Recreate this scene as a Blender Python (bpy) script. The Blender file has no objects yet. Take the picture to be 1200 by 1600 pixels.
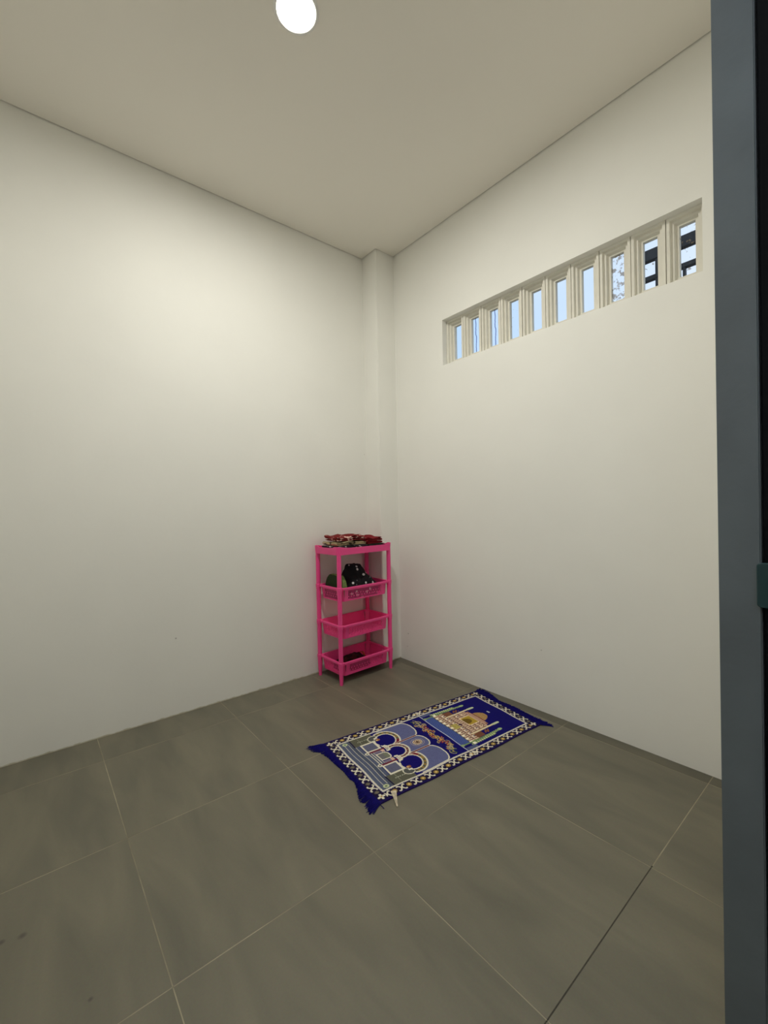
import bpy, bmesh, math, random
import numpy as np
from mathutils import Vector, Matrix, noise

random.seed(7)
rng = np.random.default_rng(11)
C = bpy.context.scene.collection
SC = bpy.context.scene

# ------------------------------------------------------------------ camera
cam_d = bpy.data.cameras.new('camera')
cam = bpy.data.objects.new('camera', cam_d)
C.objects.link(cam)
SC.camera = cam
CX, CY, CZ = -2.1046, -2.5430, 1.1081
YAW, PITCH, ROLL, F = 0.87999, -0.00811, -0.02046, 670.27
fw = Vector((math.cos(YAW) * math.cos(PITCH), math.sin(YAW) * math.cos(PITCH), math.sin(PITCH)))
rt = Vector((math.sin(YAW), -math.cos(YAW), 0))
up = rt.cross(fw)
r2 = rt * math.cos(ROLL) + up * math.sin(ROLL)
u2 = up * math.cos(ROLL) - rt * math.sin(ROLL)
m = Matrix((r2, u2, -fw)).transposed().to_4x4()
m.translation = (CX, CY, CZ)
cam.matrix_world = m
cam_d.sensor_fit = 'VERTICAL'
cam_d.sensor_height = 24.0
cam_d.lens = F / 1600.0 * 24.0
cam_d.clip_start = 0.02

# ------------------------------------------------------------------ world
w = bpy.data.worlds.new('sky')
SC.world = w
w.use_nodes = True
wn = w.node_tree.nodes
wl = w.node_tree.links
bg = wn['Background']
tc = wn.new('ShaderNodeTexCoord')
nz = wn.new('ShaderNodeTexNoise')
nz.inputs['Scale'].default_value = 2.2
nz.inputs['Detail'].default_value = 4
cr = wn.new('ShaderNodeValToRGB')
cr.color_ramp.elements[0].position = 0.35
cr.color_ramp.elements[0].color = (0.55, 0.75, 0.95, 1)
cr.color_ramp.elements[1].position = 0.65
cr.color_ramp.elements[1].color = (0.80, 0.90, 1.0, 1)
wl.new(tc.outputs['Generated'], nz.inputs['Vector'])
wl.new(nz.outputs['Fac'], cr.inputs['Fac'])
wl.new(cr.outputs['Color'], bg.inputs['Color'])
bg.inputs['Strength'].default_value = 1.05

# ------------------------------------------------------------------ exposure
SC.view_settings.view_transform = 'Standard'
SC.view_settings.look = 'None'
SC.view_settings.gamma = 1.0
SC.view_settings.use_curve_mapping = False
SC.view_settings.exposure = 0.0
SC.cycles.max_bounces = 10
SC.cycles.diffuse_bounces = 7
SC.cycles.transparent_max_bounces = 12
LAMP_STRENGTH = 585.0

# ------------------------------------------------------------------ helpers
def lin(c):
    return tuple(((v / 255) / 12.92 if v / 255 <= 0.04045 else ((v / 255 + 0.055) / 1.055) ** 2.4) for v in c)

def mat(name, col, rough=0.6, var=0.06, scale=8.0, bump=0.0, bscale=60.0, spec=0.5, stretch=(1, 1, 1), metal=0.0, sheen=0.0):
    """noise-varied principled material"""
    mt = bpy.data.materials.new(name)
    mt.use_nodes = True
    nt = mt.node_tree
    b = nt.nodes['Principled BSDF']
    b.inputs['Roughness'].default_value = rough
    b.inputs['Metallic'].default_value = metal
    b.inputs['Specular IOR Level'].default_value = spec
    if sheen:
        b.inputs['Sheen Weight'].default_value = sheen
    g = nt.nodes.new('ShaderNodeNewGeometry')
    mp = nt.nodes.new('ShaderNodeMapping')
    mp.inputs['Scale'].default_value = stretch
    nt.links.new(g.outputs['Position'], mp.inputs['Vector'])
    n = nt.nodes.new('ShaderNodeTexNoise')
    n.inputs['Scale'].default_value = scale
    n.inputs['Detail'].default_value = 5
    nt.links.new(mp.outputs['Vector'], n.inputs['Vector'])
    r = nt.nodes.new('ShaderNodeValToRGB')
    r.color_ramp.elements[0].position = 0.3
    r.color_ramp.elements[1].position = 0.7
    r.color_ramp.elements[0].color = tuple(max(0, c * (1 - var)) for c in col) + (1,)
    r.color_ramp.elements[1].color = tuple(min(1, c * (1 + var)) for c in col) + (1,)
    nt.links.new(n.outputs['Fac'], r.inputs['Fac'])
    nt.links.new(r.outputs['Color'], b.inputs['Base Color'])
    if bump:
        n2 = nt.nodes.new('ShaderNodeTexNoise')
        n2.inputs['Scale'].default_value = bscale
        n2.inputs['Detail'].default_value = 4
        nt.links.new(g.outputs['Position'], n2.inputs['Vector'])
        bp = nt.nodes.new('ShaderNodeBump')
        bp.inputs['Strength'].default_value = bump
        bp.inputs['Distance'].default_value = 0.002
        nt.links.new(n2.outputs['Fac'], bp.inputs['Height'])
        nt.links.new(bp.outputs['Normal'], b.inputs['Normal'])
    return mt

def obj(name, bm, mt=None, parent=None, smooth=False, **props):
    me = bpy.data.meshes.new(name)
    if smooth:
        for f in bm.faces:
            f.smooth = True
    bm.normal_update()
    bm.to_mesh(me)
    bm.free()
    if mt:
        me.materials.append(mt)
    o = bpy.data.objects.new(name, me)
    C.objects.link(o)
    if parent:
        o.parent = parent
    for k, v in props.items():
        o[k] = v
    return o

def empty(name, loc=(0, 0, 0), rz=0.0, **props):
    o = bpy.data.objects.new(name, None)
    C.objects.link(o)
    o.location = loc
    o.rotation_euler = (0, 0, rz)
    o.empty_display_size = 0.05
    for k, v in props.items():
        o[k] = v
    return o

def box(bm, a, b, bevel=0.0):
    x0, y0, z0 = (min(a[i], b[i]) for i in range(3))
    x1, y1, z1 = (max(a[i], b[i]) for i in range(3))
    r = bmesh.ops.create_cube(bm, size=1.0)
    for v in r['verts']:
        v.co = Vector(((x0 + x1) / 2 + v.co.x * (x1 - x0), (y0 + y1) / 2 + v.co.y * (y1 - y0), (z0 + z1) / 2 + v.co.z * (z1 - z0)))
    if bevel:
        es = list({e for v in r['verts'] for e in v.link_edges})
        bmesh.ops.bevel(bm, geom=es, offset=bevel, segments=2, affect='EDGES', profile=0.6)

def bxo(name, a, b, mt, parent=None, bevel=0.0, **props):
    bm = bmesh.new()
    box(bm, a, b, bevel)
    return obj(name, bm, mt, parent, **props)

def loft(bm, rings, cap=True, closed=True):
    """rings: lists of equal length of points"""
    vs = [[bm.verts.new(p) for p in r] for r in rings]
    n = len(rings[0])
    for i in range(len(vs) - 1):
        for j in range(n if closed else n - 1):
            k = (j + 1) % n
            bm.faces.new((vs[i][j], vs[i][k], vs[i + 1][k], vs[i + 1][j]))
    if cap:
        bm.faces.new(list(reversed(vs[0])))
        bm.faces.new(vs[-1])
    return vs

def ring(cx, cy, z, r, n=16, rx=None):
    rx = rx or r
    return [(cx + rx * math.cos(2 * math.pi * i / n), cy + r * math.sin(2 * math.pi * i / n), z) for i in range(n)]

# ------------------------------------------------------------------ materials
def wall_material(stain):
    mt = mat('wall_paint', (0.845, 0.838, 0.795), rough=0.62, var=0.02, scale=2.0, bump=0.25, bscale=28, spec=0.3)
    nt = mt.node_tree
    b = nt.nodes['Principled BSDF']
    ramp = [n for n in nt.nodes if n.type == 'VALTORGB'][0]
    g = [n for n in nt.nodes if n.type == 'NEW_GEOMETRY'][0]
    sp = nt.nodes.new('ShaderNodeSeparateXYZ')
    nt.links.new(g.outputs['Position'], sp.inputs[0])
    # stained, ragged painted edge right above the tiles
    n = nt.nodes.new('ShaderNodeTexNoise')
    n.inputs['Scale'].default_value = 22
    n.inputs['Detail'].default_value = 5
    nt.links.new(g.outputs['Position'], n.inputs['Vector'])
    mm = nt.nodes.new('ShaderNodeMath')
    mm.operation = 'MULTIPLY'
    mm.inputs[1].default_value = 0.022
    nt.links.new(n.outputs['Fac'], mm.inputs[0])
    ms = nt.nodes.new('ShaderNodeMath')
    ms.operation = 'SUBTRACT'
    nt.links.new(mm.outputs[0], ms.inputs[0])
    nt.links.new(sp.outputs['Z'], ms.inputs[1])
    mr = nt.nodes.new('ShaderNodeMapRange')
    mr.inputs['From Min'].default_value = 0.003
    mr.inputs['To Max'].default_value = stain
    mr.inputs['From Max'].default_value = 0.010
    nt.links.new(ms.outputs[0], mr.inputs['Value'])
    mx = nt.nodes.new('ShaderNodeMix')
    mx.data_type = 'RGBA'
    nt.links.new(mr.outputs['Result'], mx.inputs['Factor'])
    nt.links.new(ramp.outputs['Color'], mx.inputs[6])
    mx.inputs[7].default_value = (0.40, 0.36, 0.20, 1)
    # small dark specks of dirt on the plaster
    last = mx.outputs[2]
    for p, r in (((0, -0.2462, 0.1954), 0.006), ((0, -0.235, 0.10), 0.004), ((-0.18, 0, 1.512), 0.0035), ((-0.42, 0, 1.02), 0.003), ((0, -1.3, 0.33), 0.004), ((-1.5, 0, 0.42), 0.006)):
        d = nt.nodes.new('ShaderNodeVectorMath')
        d.operation = 'DISTANCE'
        nt.links.new(g.outputs['Position'], d.inputs[0])
        d.inputs[1].default_value = p
        lt = nt.nodes.new('ShaderNodeMapRange')
        lt.inputs['From Min'].default_value = r
        lt.inputs['From Max'].default_value = r * 0.4
        lt.inputs['To Max'].default_value = 0.5
        nt.links.new(d.outputs['Value'], lt.inputs['Value'])
        x = nt.nodes.new('ShaderNodeMix')
        x.data_type = 'RGBA'
        nt.links.new(lt.outputs['Result'], x.inputs['Factor'])
        nt.links.new(last, x.inputs[6])
        x.inputs[7].default_value = (0.12, 0.10, 0.08, 1)
        last = x.outputs[2]
    nt.links.new(last, b.inputs['Base Color'])
    return mt

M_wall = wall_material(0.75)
M_wall_r = wall_material(0.0)
M_ceil = mat('ceiling_paint', (0.83, 0.80, 0.735), rough=0.7, var=0.015, scale=1.2, spec=0.25)
M_gap = mat('shadow_gap_trim', (0.28, 0.25, 0.18), rough=0.8)
M_jamb = mat('jamb_dark_paint', (0.150, 0.172, 0.186), rough=0.42, var=0.12, scale=5, bump=0.35, bscale=35)
M_door = mat('black_door_laminate', (0.004, 0.004, 0.005), rough=0.6, var=0.2, spec=0.15)
M_teal = mat('dark_teal_lock', (0.012, 0.05, 0.055), rough=0.35)
M_corr = mat('corridor_paint', (0.18, 0.18, 0.17), rough=0.8)
M_block = mat('vent_block_plaster', (0.76, 0.735, 0.655), rough=0.7, var=0.03, scale=25, spec=0.2)
M_grout = mat('grout_light', (0.30, 0.27, 0.19), rough=0.9, var=0.42, scale=5)
M_grout_d = mat('grout_dark', (0.05, 0.045, 0.035), rough=0.9, var=0.3, scale=20)
M_pink = mat('pink_plastic', (0.90, 0.068, 0.29), rough=0.34, var=0.03, scale=6, spec=0.5)
M_steel = mat('dark_steel', (0.035, 0.033, 0.032), rough=0.6, var=0.3, scale=12)
M_ground = mat('yard_ground', (0.18, 0.16, 0.13), rough=0.95, var=0.2)

def tile_material(name, base, seed):
    mt = bpy.data.materials.new(name)
    mt.use_nodes = True
    nt = mt.node_tree
    b = nt.nodes['Principled BSDF']
    g = nt.nodes.new('ShaderNodeNewGeometry')
    oi = nt.nodes.new('ShaderNodeObjectInfo')
    ad = nt.nodes.new('ShaderNodeVectorMath')
    ad.operation = 'ADD'
    sc = nt.nodes.new('ShaderNodeVectorMath')
    sc.operation = 'SCALE'
    sc.inputs['Scale'].default_value = 30.0
    cmb = nt.nodes.new('ShaderNodeCombineXYZ')
    nt.links.new(oi.outputs['Random'], cmb.inputs['X'])
    nt.links.new(oi.outputs['Random'], cmb.inputs['Z'])
    nt.links.new(cmb.outputs[0], sc.inputs[0])
    nt.links.new(g.outputs['Position'], ad.inputs[0])
    nt.links.new(sc.outputs[0], ad.inputs[1])
    mp = nt.nodes.new('ShaderNodeMapping')
    mp.inputs['Scale'].default_value = (3.6, 0.85, 1)
    mp.inputs['Rotation'].default_value = (0, 0, 0.12)
    nt.links.new(ad.outputs[0], mp.inputs['Vector'])
    n = nt.nodes.new('ShaderNodeTexNoise')
    n.inputs['Scale'].default_value = 2.6
    n.inputs['Detail'].default_value = 4
    n.inputs['Roughness'].default_value = 0.5
    n.inputs['Distortion'].default_value = 0.5
    nt.links.new(mp.outputs[0], n.inputs['Vector'])
    r = nt.nodes.new('ShaderNodeValToRGB')
    e = r.color_ramp.elements
    e[0].position = 0.30
    e[0].color = tuple(c * 0.86 for c in base) + (1,)
    e[1].position = 0.72
    e[1].color = (base[0] * 1.24, base[1] * 1.21, base[2] * 1.18, 1)
    nt.links.new(n.outputs['Fac'], r.inputs['Fac'])
    n3 = nt.nodes.new('ShaderNodeTexNoise')
    n3.inputs['Scale'].default_value = 180
    nt.links.new(g.outputs['Position'], n3.inputs['Vector'])
    mx = nt.nodes.new('ShaderNodeMix')
    mx.data_type = 'RGBA'
    mx.blend_type = 'OVERLAY'
    mx.inputs['Factor'].default_value = 0.10
    nt.links.new(r.outputs['Color'], mx.inputs[6])
    nt.links.new(n3.outputs['Color'], mx.inputs[7])
    last = mx.outputs[2]
    for p_, r_ in (((-2.142, -1.054, 0), 0.012), ((-2.185, -1.041, 0), 0.011), ((-2.02, -1.352, 0), 0.007)):
        dn = nt.nodes.new('ShaderNodeVectorMath')
        dn.operation = 'DISTANCE'
        nt.links.new(g.outputs['Position'], dn.inputs[0])
        dn.inputs[1].default_value = p_
        q = nt.nodes.new('ShaderNodeMapRange')
        q.inputs['From Min'].default_value = r_
        q.inputs['From Max'].default_value = r_ * 0.3
        q.inputs['To Max'].default_value = 0.6
        nt.links.new(dn.outputs['Value'], q.inputs['Value'])
        m5 = nt.nodes.new('ShaderNodeMix')
        m5.data_type = 'RGBA'
        nt.links.new(q.outputs['Result'], m5.inputs['Factor'])
        nt.links.new(last, m5.inputs[6])
        m5.inputs[7].default_value = (0.04, 0.035, 0.03, 1)
        last = m5.outputs[2]
    nt.links.new(last, b.inputs['Base Color'])
    b.inputs['Roughness'].default_value = 0.46
    b.inputs['Specular IOR Level'].default_value = 0.4
    return mt

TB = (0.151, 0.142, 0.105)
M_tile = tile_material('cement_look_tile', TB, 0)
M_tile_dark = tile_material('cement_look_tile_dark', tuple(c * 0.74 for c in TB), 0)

# ------------------------------------------------------------------ room sizes
H = 2.955
XB, YF0, YF1 = -2.62, -2.303, -2.368          # far side of room, inner and outer faces of the front partition
JX = -1.029                                 # door jamb
WY0, WY1, WZ0, WZ1 = -0.633, -2.038, 2.036, 2.331
S = dict(kind='structure')

# walls
bxo('wall_left', (XB - 0.12, 0, -0.05), (0.12, 0.12, H + 0.12), M_wall, **S)
bm = bmesh.new()
T = 0.145
box(bm, (0, 0, -0.05), (T, WY0, H + 0.12))
box(bm, (0, WY1, -0.05), (T, YF1, H + 0.12))
box(bm, (0, WY0, -0.05), (T, WY1, WZ0))
box(bm, (0, WY0, WZ1), (T, WY1, H + 0.12))
obj('wall_right', bm, M_wall_r, **S)
bxo('wall_back', (XB - 0.12, 0, -0.05), (XB, YF1, H + 0.12), M_wall, **S)
bm = bmesh.new()
box(bm, (-0.165, -0.162, 0), (0.0, 0.0, H + 0.02), 0.0)
es = [e for e in bm.edges if all(abs(v.co.x + 0.165) < 1e-5 and abs(v.co.y + 0.162) < 1e-5 for v in e.verts)]
bmesh.ops.bevel(bm, geom=es, offset=0.004, segments=2, affect='EDGES')
obj('wall_corner', bm, M_wall, **S)
# front partition with the doorway the camera looks through
bm = bmesh.new()
box(bm, (JX + 0.006, YF0, 0), (0.0, YF1, H + 0.12))
box(bm, (XB, YF0, 0), (-2.46, YF1, H + 0.12))
box(bm, (-2.46, YF0, 2.62), (JX + 0.006, YF1, H + 0.12))
obj('wall_front', bm, M_wall, **S)
# dark painted jamb lining on the partition's end, edges a little worn
bm = bmesh.new()
box(bm, (JX, YF0 - 0.001, 0.0), (JX + 0.006, YF1, 2.62), 0.0)
obj('trim_1', bm, M_jamb, **S)
# ceiling panel, short of the walls by a thin shadow gap, with the dark backing above
G = 0.007
bm = bmesh.new()
pts = [(XB + G, YF0 + G), (-G, YF0 + G), (-G, -0.162 - G), (-0.165 - G, -0.162 - G), (-0.165 - G, -G), (XB + G, -G)]
loft(bm, [[(x, y, H) for x, y in pts], [(x, y, H + 0.012) for x, y in pts]])
obj('ceiling', bm, M_ceil, **S)
bxo('trim_2', (XB, YF0, H + 0.014), (0, 0, H + 0.03), M_gap, **S)

# ------------------------------------------------------------------ floor: tiles one by one, grout in recessed joints
floor = bxo('floor', (XB - 0.9, -4.1, -0.06), (0.12, 0.12, -0.0095), M_grout_d, **S)
xs = [-0.069 - 0.6 * k for k in range(0, 6)]
ys = [-0.248 - 0.6 * k for k in range(0, 7)]
xe = [0.0] + xs
ye = [0.0] + ys
J = 0.0013
tile_cache = {}
for i in range(len(xe) - 1):
    for j in range(len(ye) - 1):
        x1, x0, y1, y0 = xe[i], xe[i + 1], ye[j], ye[j + 1]
        lx, ly = x1 - x0 - 2 * J, y1 - y0 - 2 * J
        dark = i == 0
        key = (round(lx, 4), round(ly, 4), dark)
        if key not in tile_cache:
            bm = bmesh.new()
            box(bm, (-lx / 2, -ly / 2, -0.009), (lx / 2, ly / 2, 0.0), 0.0008)
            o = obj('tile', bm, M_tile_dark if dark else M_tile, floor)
            tile_cache[key] = o
        else:
            o = tile_cache[key].copy()
            C.objects.link(o)
            o.parent = floor
        o.location = ((x0 + x1) / 2, (y0 + y1) / 2, 0)
def grout(a, b, mt):
    bxo('grout_line', (a[0], a[1], -0.0093), (b[0], b[1], -0.0005), mt, floor)
for k, x in enumerate(xs[:-1]):
    grout((x - J, 0), (x + J, ys[-1]), M_grout)
for k, y in enumerate(ys[:-1]):
    segs = [(0.0, xs[-1])]
    if k == 3:
        segs = [(0.0, -0.66), (-1.6, xs[-1])]
        grout((-0.668, y - J), (-1.6, y + J), M_grout_d)
    for a, b in segs:
        grout((a, y - J), (b, y + J), M_grout)

# ------------------------------------------------------------------ corridor around the camera (out of view, shapes the daylight)
bxo('wall_corridor', (-3.6, -4.1, -0.05), (0.12, -4.0, 2.75), M_corr, **S)
bxo('wall_corridor_end', (0.0, -4.0, -0.05), (0.12, YF1, 2.75), M_corr, **S)
bxo('ceiling_corridor', (-1.2, -4.1, 2.66), (0.12, YF1 - 0.001, 2.76), M_corr, **S)  # unseen, kept short so sky light reaches the upper jamb
bxo('wall_sky_block', (-3.6, -4.0, -0.05), (-3.5, YF1, 1.6), M_corr, **S)  # added out of view to keep low sky light off the lower jamb
bxo('ground', (-14, -14, -0.14), (14, 14, -0.07), M_ground, **S)

# ------------------------------------------------------------------ black door leaf folded back along the corridor side
door = empty('door_1', (JX + 0.012, YF1, 0), kind='structure')
bm = bmesh.new()
box(bm, (-0.003, -0.040, 0.008), (0.80, -0.004, 2.5), 0.002)
obj('door_leaf', bm, M_door, door)
bm = bmesh.new()
prof = []
for cy_, cz_, a0 in ((-0.003, 0.983, 0), (-0.029, 0.983, 90), (-0.029, 0.912, 180), (-0.003, 0.912, 270)):
    for k_ in range(7):
        a_ = math.radians(a0 + 15 * k_)
        prof.append((cy_ + 0.007 * math.cos(a_), cz_ + 0.007 * math.sin(a_)))
loft(bm, [[(-0.0125, y_, z_) for y_, z_ in prof], [(-0.0195, y_, z_) for y_, z_ in prof], [(-0.0205, -0.016 + (y_ + 0.016) * 0.93, 0.9475 + (z_ - 0.9475) * 0.97) for y_, z_ in prof]])
bmesh.ops.recalc_face_normals(bm, faces=bm.faces)
lk = obj('lock_case', bm, M_teal, door)
lk['label'] = 'small dark teal rounded lock case'
bm = bmesh.new()
loft(bm, [ring(0, 0, 0, 0.007, 12), ring(0, 0, 0.010, 0.007, 12)])
bmesh.ops.rotate(bm, verts=bm.verts, matrix=Matrix.Rotation(math.radians(90), 3, 'X'))
bmesh.ops.translate(bm, verts=bm.verts, vec=(-0.016, -0.034, 0.950))
obj('lock_cylinder', bm, M_steel, lk)

# ------------------------------------------------------------------ window_1: ten precast ventilation blocks with dusty panes
def pane_material(seed, dirt, streak):
    mt = bpy.data.materials.new('dusty_glass')
    mt.use_nodes = True
    nt = mt.node_tree
    for n in list(nt.nodes):
        nt.nodes.remove(n)
    out = nt.nodes.new('ShaderNodeOutputMaterial')
    tr = nt.nodes.new('ShaderNodeBsdfTransparent')
    tr.inputs['Color'].default_value = (0.96, 0.97, 1, 1)
    gl = nt.nodes.new('ShaderNodeBsdfGlossy')
    gl.inputs['Roughness'].default_value = 0.3
    m1 = nt.nodes.new('ShaderNodeMixShader')
    m1.inputs[0].default_value = 0.0
    nt.links.new(tr.outputs[0], m1.inputs[1])
    nt.links.new(gl.outputs[0], m1.inputs[2])
    df = nt.nodes.new('ShaderNodeBsdfDiffuse')
    df.inputs['Color'].default_value = (0.30, 0.24, 0.16, 1)
    g = nt.nodes.new('ShaderNodeTexCoord')
    n = nt.nodes.new('ShaderNodeTexNoise')
    n.noise_dimensions = '4D'
    n.inputs['W'].default_value = seed * 3.1
    n.inputs['Scale'].default_value = 55
    n.inputs['Detail'].default_value = 4
    n.inputs['Distortion'].default_value = 0.6
    nt.links.new(g.outputs['Object'], n.inputs['Vector'])
    r = nt.nodes.new('ShaderNodeMapRange')
    r.inputs['From Min'].default_value = dirt
    r.inputs['From Max'].default_value = dirt + 0.06
    r.inputs['To Max'].default_value = 0.5
    nt.links.new(n.outputs['Fac'], r.inputs['Value'])
    m2 = nt.nodes.new('ShaderNodeMixShader')
    nt.links.new(r.outputs['Result'], m2.inputs[0])
    nt.links.new(m1.outputs[0], m2.inputs[1])
    nt.links.new(df.outputs[0], m2.inputs[2])
    last = m2.outputs[0]
    if streak:
        # wavering bluish line running down the pane
        sp = nt.nodes.new('ShaderNodeSeparateXYZ')
        nt.links.new(g.outputs['Object'], sp.inputs[0])
        sn = nt.nodes.new('ShaderNodeTexNoise')
        sn.noise_dimensions = '1D'
        sn.inputs['Scale'].default_value = 16
        nt.links.new(sp.outputs['Z'], sn.inputs['W'])
        a = nt.nodes.new('ShaderNodeMath')
        a.operation = 'MULTIPLY_ADD'
        a.inputs[1].default_value = 0.016
        a.inputs[2].default_value = -0.008 + streak
        nt.links.new(sn.outputs['Fac'], a.inputs[0])
        s = nt.nodes.new('ShaderNodeMath')
        s.operation = 'SUBTRACT'
        nt.links.new(sp.outputs['Y'], s.inputs[0])
        nt.links.new(a.outputs[0], s.inputs[1])
        ab = nt.nodes.new('ShaderNodeMath')
        ab.operation = 'ABSOLUTE'
        nt.links.new(s.outputs[0], ab.inputs[0])
        q = nt.nodes.new('ShaderNodeMapRange')
        q.inputs['From Min'].default_value = 0.0035
        q.inputs['From Max'].default_value = 0.0015
        q.inputs['To Max'].default_value = 0.85
        nt.links.new(ab.outputs[0], q.inputs['Value'])
        t2 = nt.nodes.new('ShaderNodeBsdfTransparent')
        t2.inputs['Color'].default_value = (0.30, 0.34, 0.55, 1)
        m3 = nt.nodes.new('ShaderNodeMixShader')
        nt.links.new(q.outputs['Result'], m3.inputs[0])
        nt.links.new(last, m3.inputs[1])
        nt.links.new(t2.outputs[0], m3.inputs[2])
        last = m3.outputs[0]
    nt.links.new(last, out.inputs['Surface'])
    return mt

window = empty('window_1', (0, 0, 0), kind='structure')
NB = 10
BW = (WY0 - WY1) / NB
BH = WZ1 - WZ0
FACE, GL = 0.042, 0.081
def block_mesh():
    bm = bmesh.new()
    hw, hh = BW / 2 - 0.0018, BH / 2 - 0.0004
    def rect(x, ins, insz=None):
        insz = ins if insz is None else insz
        a, c = hw - ins, hh - insz
        return [(x, -a, -c), (x, a, -c), (x, a, c), (x, -a, c)]
    f = FACE
    rings = [rect(f + 0.050, 0), rect(f, 0), rect(f, 0.012, 0.013), rect(f + 0.014, 0.015, 0.016), rect(f + 0.014, 0.025, 0.026),
             rect(f + 0.030, 0.029, 0.030), rect(f + 0.030, 0.039, 0.038), rect(f + 0.050, 0.040, 0.039)]
    vs = loft(bm, rings, cap=False)
    for j in range(4):
        k = (j + 1) % 4
        bm.faces.new((vs[-1][j], vs[-1][k], vs[0][k], vs[0][j]))
    bmesh.ops.recalc_face_normals(bm, faces=bm.faces)
    me = bpy.data.meshes.new('vent_block')
    bm.to_mesh(me); bm.free()
    me.materials.append(M_block)
    return me
bmesh_block = block_mesh()
dirts = [0.76, 0.72, 0.70, 0.66, 0.72, 0.70, 0.74, 0.54, 0.62, 0.62]
for i in range(NB):
    b = bpy.data.objects.new('vent_block', bmesh_block)
    C.objects.link(b)
    b.parent = window
    b.location = (random.uniform(-0.0015, 0.0015), WY0 - BW * (i + 0.5), (WZ0 + WZ1) / 2)
    bm = bmesh.new()
    hw, hh = BW / 2 - 0.0405, BH / 2 - 0.040
    box(bm, (GL, -hw, -hh), (GL + 0.002, hw, hh))
    p = obj('pane', bm, pane_material(i + 1, dirts[i], {1: 0.001, 2: -0.002}.get(i, 0)), b)

# dark steel frame standing outside behind the last two blocks
fr = empty('steel_frame', (1.0, -1.9, -0.07), label='dark steel frame of bars outdoors, seen through the two rightmost vent openings', category='metal frame')
def frame_part(name, a, b):
    o = bxo(name, a, b, M_steel, fr, 0.002)
    o.location = (-1.0, 1.9, 0.07)
frame_part('upper_rail', (1.0, -1.46, 2.668), (1.04, -2.7, 2.737))
frame_part('lower_rail', (1.002, -1.46, 2.543), (1.038, -2.7, 2.570))
frame_part('post', (1.005, -1.546, -0.07), (1.035, -1.566, 2.69))
frame_part('post', (1.005, -1.694, -0.07), (1.035, -1.708, 2.55))
frame_part('post', (1.005, -2.62, -0.07), (1.035, -2.66, 2.69))

# ------------------------------------------------------------------ ceiling downlight
LX, LY = -1.3058, -1.1281
dl = empty('ceiling_downlight', (LX, LY, H), label='round glowing white downlight set into the ceiling', category='lamp')
M_trim = mat('lamp_white_trim', (0.8, 0.8, 0.78), rough=0.4)
bm = bmesh.new()
loft(bm, [ring(0, 0, 0.0, 0.083, 48), ring(0, 0, -0.004, 0.082, 48), ring(0, 0, -0.006, 0.072, 48), ring(0, 0, -0.002, 0.0655, 48)], cap=False)
obj('trim_ring', bm, M_trim, dl, smooth=True)
M_em = bpy.data.materials.new('lamp_diffuser')
M_em.use_nodes = True
b_ = M_em.node_tree.nodes['Principled BSDF']
b_.inputs['Base Color'].default_value = (0.9, 0.9, 0.88, 1)
b_.inputs['Emission Color'].default_value = (1.0, 0.978, 0.895, 1)
b_.inputs['Emission Strength'].default_value = LAMP_STRENGTH
bm = bmesh.new()
loft(bm, [ring(0, 0, -0.0008, 0.0655, 48), ring(0, 0, -0.0034, 0.060, 48), ring(0, 0, -0.0048, 0.035, 48), ring(0, 0, -0.0053, 0.006, 48)])
obj('diffuser', bm, M_em, dl, smooth=True)

# ------------------------------------------------------------------ pink rack
RA = math.radians(2.0)
RW, RD = 0.420, 0.240            # leg centre spacing
rack = empty('storage_rack', (-0.6125, -0.2835, 0), RA, label='four-tier pink plastic rack standing in the room corner', category='rack')
RIMZ = [0.138, 0.372, 0.610]
TOPZ = 0.872
corners = [(0, 0), (RW, 0), (RW, RD), (0, RD)]

def chamfer_rect(x0, y0, x1, y1, c):
    return [(x0 + c, y0), (x1 - c, y0), (x1, y0 + c), (x1, y1 - c), (x1 - c, y1), (x0 + c, y1), (x0, y1 - c), (x0, y0 + c)]

def subdivided(poly, n):
    out = []
    for i in range(len(poly)):
        a, b = Vector(poly[i]), Vector(poly[(i + 1) % len(poly)])
        k = n if (b - a).length > 0.1 else 1
        for j in range(k):
            out.append(tuple(a.lerp(b, j / k)))
    return out

# top tray: deep band with chamfered corners, its rim dipping between the corners
bm = bmesh.new()
E_ = 0.021
outer = subdivided(chamfer_rect(-E_, -E_, RW + 0.019, RD + 0.019, 0.0175), 10)
inner = subdivided(chamfer_rect(-E_ + 0.004, -E_ + 0.004, RW + 0.015, RD + 0.015, 0.0165), 10)
outb = subdivided(chamfer_rect(-E_ + 0.003, -E_ + 0.003, RW + 0.017, RD + 0.017, 0.0175), 10)
def dipz(p):
    fx = min(abs(p[0] - 0.0), abs(p[0] - RW)) ; fy = min(abs(p[1]), abs(p[1] - RD))
    d = max(fx, fy)
    return -0.009 * min(1, max(0, (d - 0.025) / 0.02))
zt = TOPZ
r0 = [(x, y, zt - 0.052) for x, y in inner]
r1 = [(x, y, zt - 0.052) for x, y in outb]
r2_ = [(x, y, zt - 0.004 + dipz((x, y))) for x, y in outer]
r3 = [(x, y, zt + dipz((x, y))) for x, y in [tuple(np.array(o) * 0.97 + np.array(i) * 0.03) for o, i in zip(outer, inner)]]
r4 = [(x, y, zt + dipz((x, y))) for x, y in inner]
r5 = [(x, y, zt - 0.022) for x, y in inner]
vs = loft(bm, [r0, r1, r2_, r3, r4, r5], cap=False)
bm.faces.new(vs[-1])
under = [bm.verts.new((x, y, zt - 0.026)) for x, y in inner]
for j in range(len(inner)):
    k = (j + 1) % len(inner)
    bm.faces.new((vs[0][k], vs[0][j], under[j], under[k]))
bm.faces.new(list(reversed(under)))
bmesh.ops.recalc_face_normals(bm, faces=bm.faces)
obj('top_tray', bm, M_pink, rack)

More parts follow.
